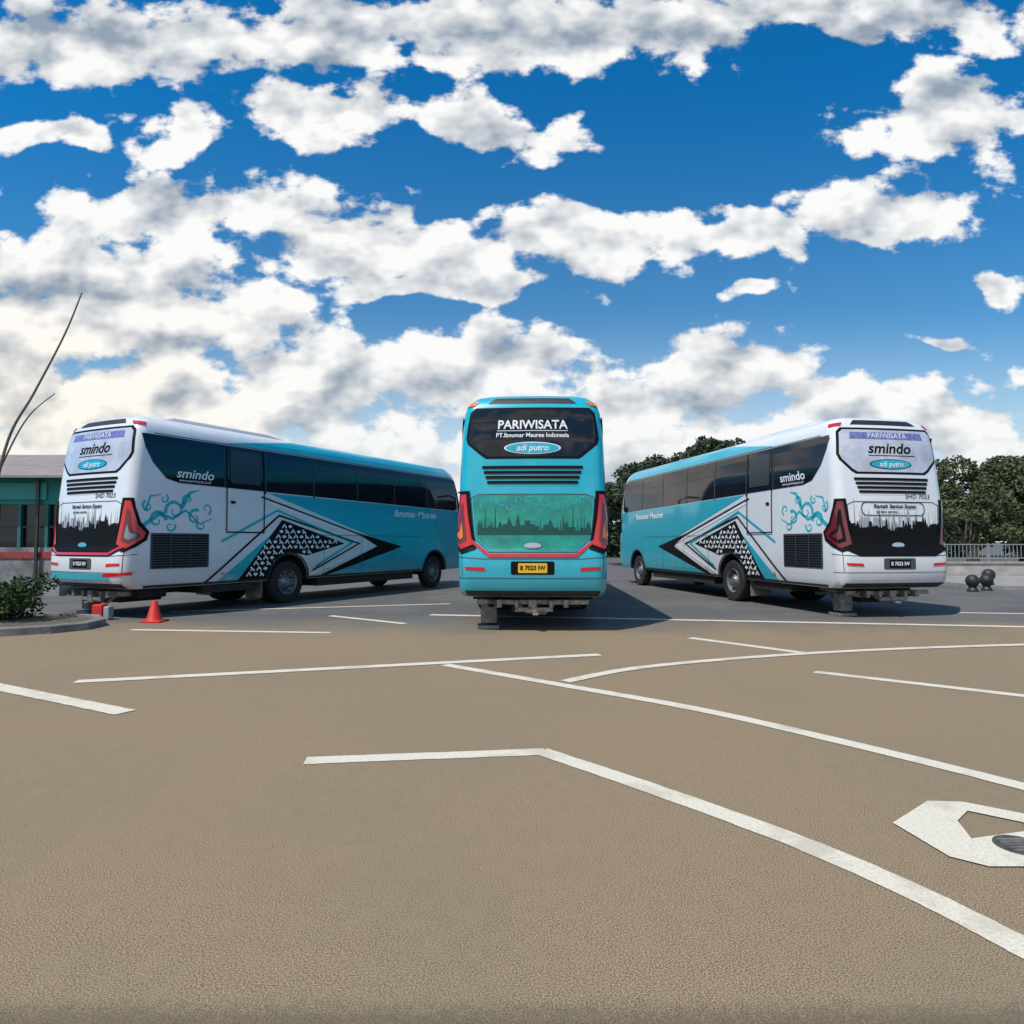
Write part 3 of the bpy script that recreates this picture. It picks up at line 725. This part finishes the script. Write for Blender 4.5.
wsub=nd(nt,'ShaderNodeVectorMath',operation='ADD'); wsub.inputs[1].default_value=(-.10,-.05,0); nt.links.new(cb.outputs[0],wsub.inputs[0]); nt.links.new(wsub.outputs[0],wv.inputs[2])
cur=None
for (u,v,ru,rv) in CL:
    ma=nd(nt,'ShaderNodeVectorMath',operation='MULTIPLY_ADD'); nt.links.new(wv.outputs[0],ma.inputs[0]); ma.inputs[1].default_value=(1/ru,1/rv,0); ma.inputs[2].default_value=(-u/ru,-v/rv,0)
    ln=nd(nt,'ShaderNodeVectorMath',operation='LENGTH'); nt.links.new(ma.outputs[0],ln.inputs[0])
    cur=ln.outputs['Value'] if cur is None else mth('MINIMUM',cur,ln.outputs['Value'])
cell=mth('MAXIMUM',mth('SUBTRACT',1.0,cur),-.75)
def cn(off,sc,det,ro):
    a=nd(nt,'ShaderNodeVectorMath',operation='MULTIPLY_ADD'); a.inputs[1].default_value=(1,1.5,1); a.inputs[2].default_value=off; nt.links.new(cb.outputs[0],a.inputs[0])
    n_=nd(nt,'ShaderNodeTexNoise'); n_.noise_dimensions='2D'; n_.inputs['Scale'].default_value=sc; n_.inputs['Detail'].default_value=det; n_.inputs['Roughness'].default_value=ro
    nt.links.new(a.outputs[0],n_.inputs['Vector']); return n_.outputs['Fac']
N0=cn((0,0,0),8.5,9,.54); N1=cn((-.012,.055,0),8.5,3,.54)
F0=mth('ADD',cell,mth('ADD',mth('MULTIPLY',N0,3.0),-1.47))
dens=mrange(F0,.0,.34,0,1)
up=mth('SUBTRACT',N0,N1)
thick=mrange(F0,.15,1.3,0,1)
sh=mth('ADD',mth('MULTIPLY',up,3.0),.84); sh=mth('SUBTRACT',sh,mth('MULTIPLY',thick,.32))
sh=mth('SUBTRACT',sh,mrange(V,.62,.82,0,.28))
n=nd(nt,'ShaderNodeClamp'); nt.links.new(sh,n.inputs[0]); sh=n.outputs[0]
warm=mth('MULTIPLY',mrange(U,-.75,-.2,1,0),mrange(V,.05,.5,1,0))
lit=mixc(warm,(9.7,9.7,9.6),(10.6,9.8,8.5))
shad=mixc(warm,(3.0,3.7,4.6),(4.4,4.7,5.0))
cc=mixc(sh,shad,lit)
tint=mixc(mrange(V,.05,.75,0,1),(.75,1.15,1.25),(.05,.92,1.45))
blue=mixc(1.0,sky.outputs[0],tint,'MULTIPLY')
haze=mixc(mrange(V,.0,.36,.85,0),blue,(6.8,7.7,8.4))
out=mixc(dens,haze,cc)
out=mixc(mrange(V,.0,.22,.6,0),out,(7.4,8.0,8.4))
nt.links.new(out,bg.inputs['Color'])

# sun
L=bpy.data.lights.new('sun','SUN'); L.energy=4.3; L.angle=R(.8); L.color=(1,.94,.85)
so=bpy.data.objects.new('sun',L); COL.objects.link(so)
d=Vector((sunvec.x*math.cos(EL),sunvec.y*math.cos(EL),math.sin(EL)))
so.rotation_euler=d.to_track_quat('Z','Y').to_euler()

# camera
cam=bpy.data.cameras.new('camera'); cam.sensor_width=36; cam.lens=36*680/1024; cam.clip_end=6000; cam.clip_start=.05
co=bpy.data.objects.new('camera',cam); COL.objects.link(co); co.location=(0,0,1.5)
co.rotation_euler=(R(90)+math.atan(30/680),0,0)
scene.camera=co
scene.view_settings.view_transform='Standard'; scene.view_settings.look='None'; scene.view_settings.exposure=0
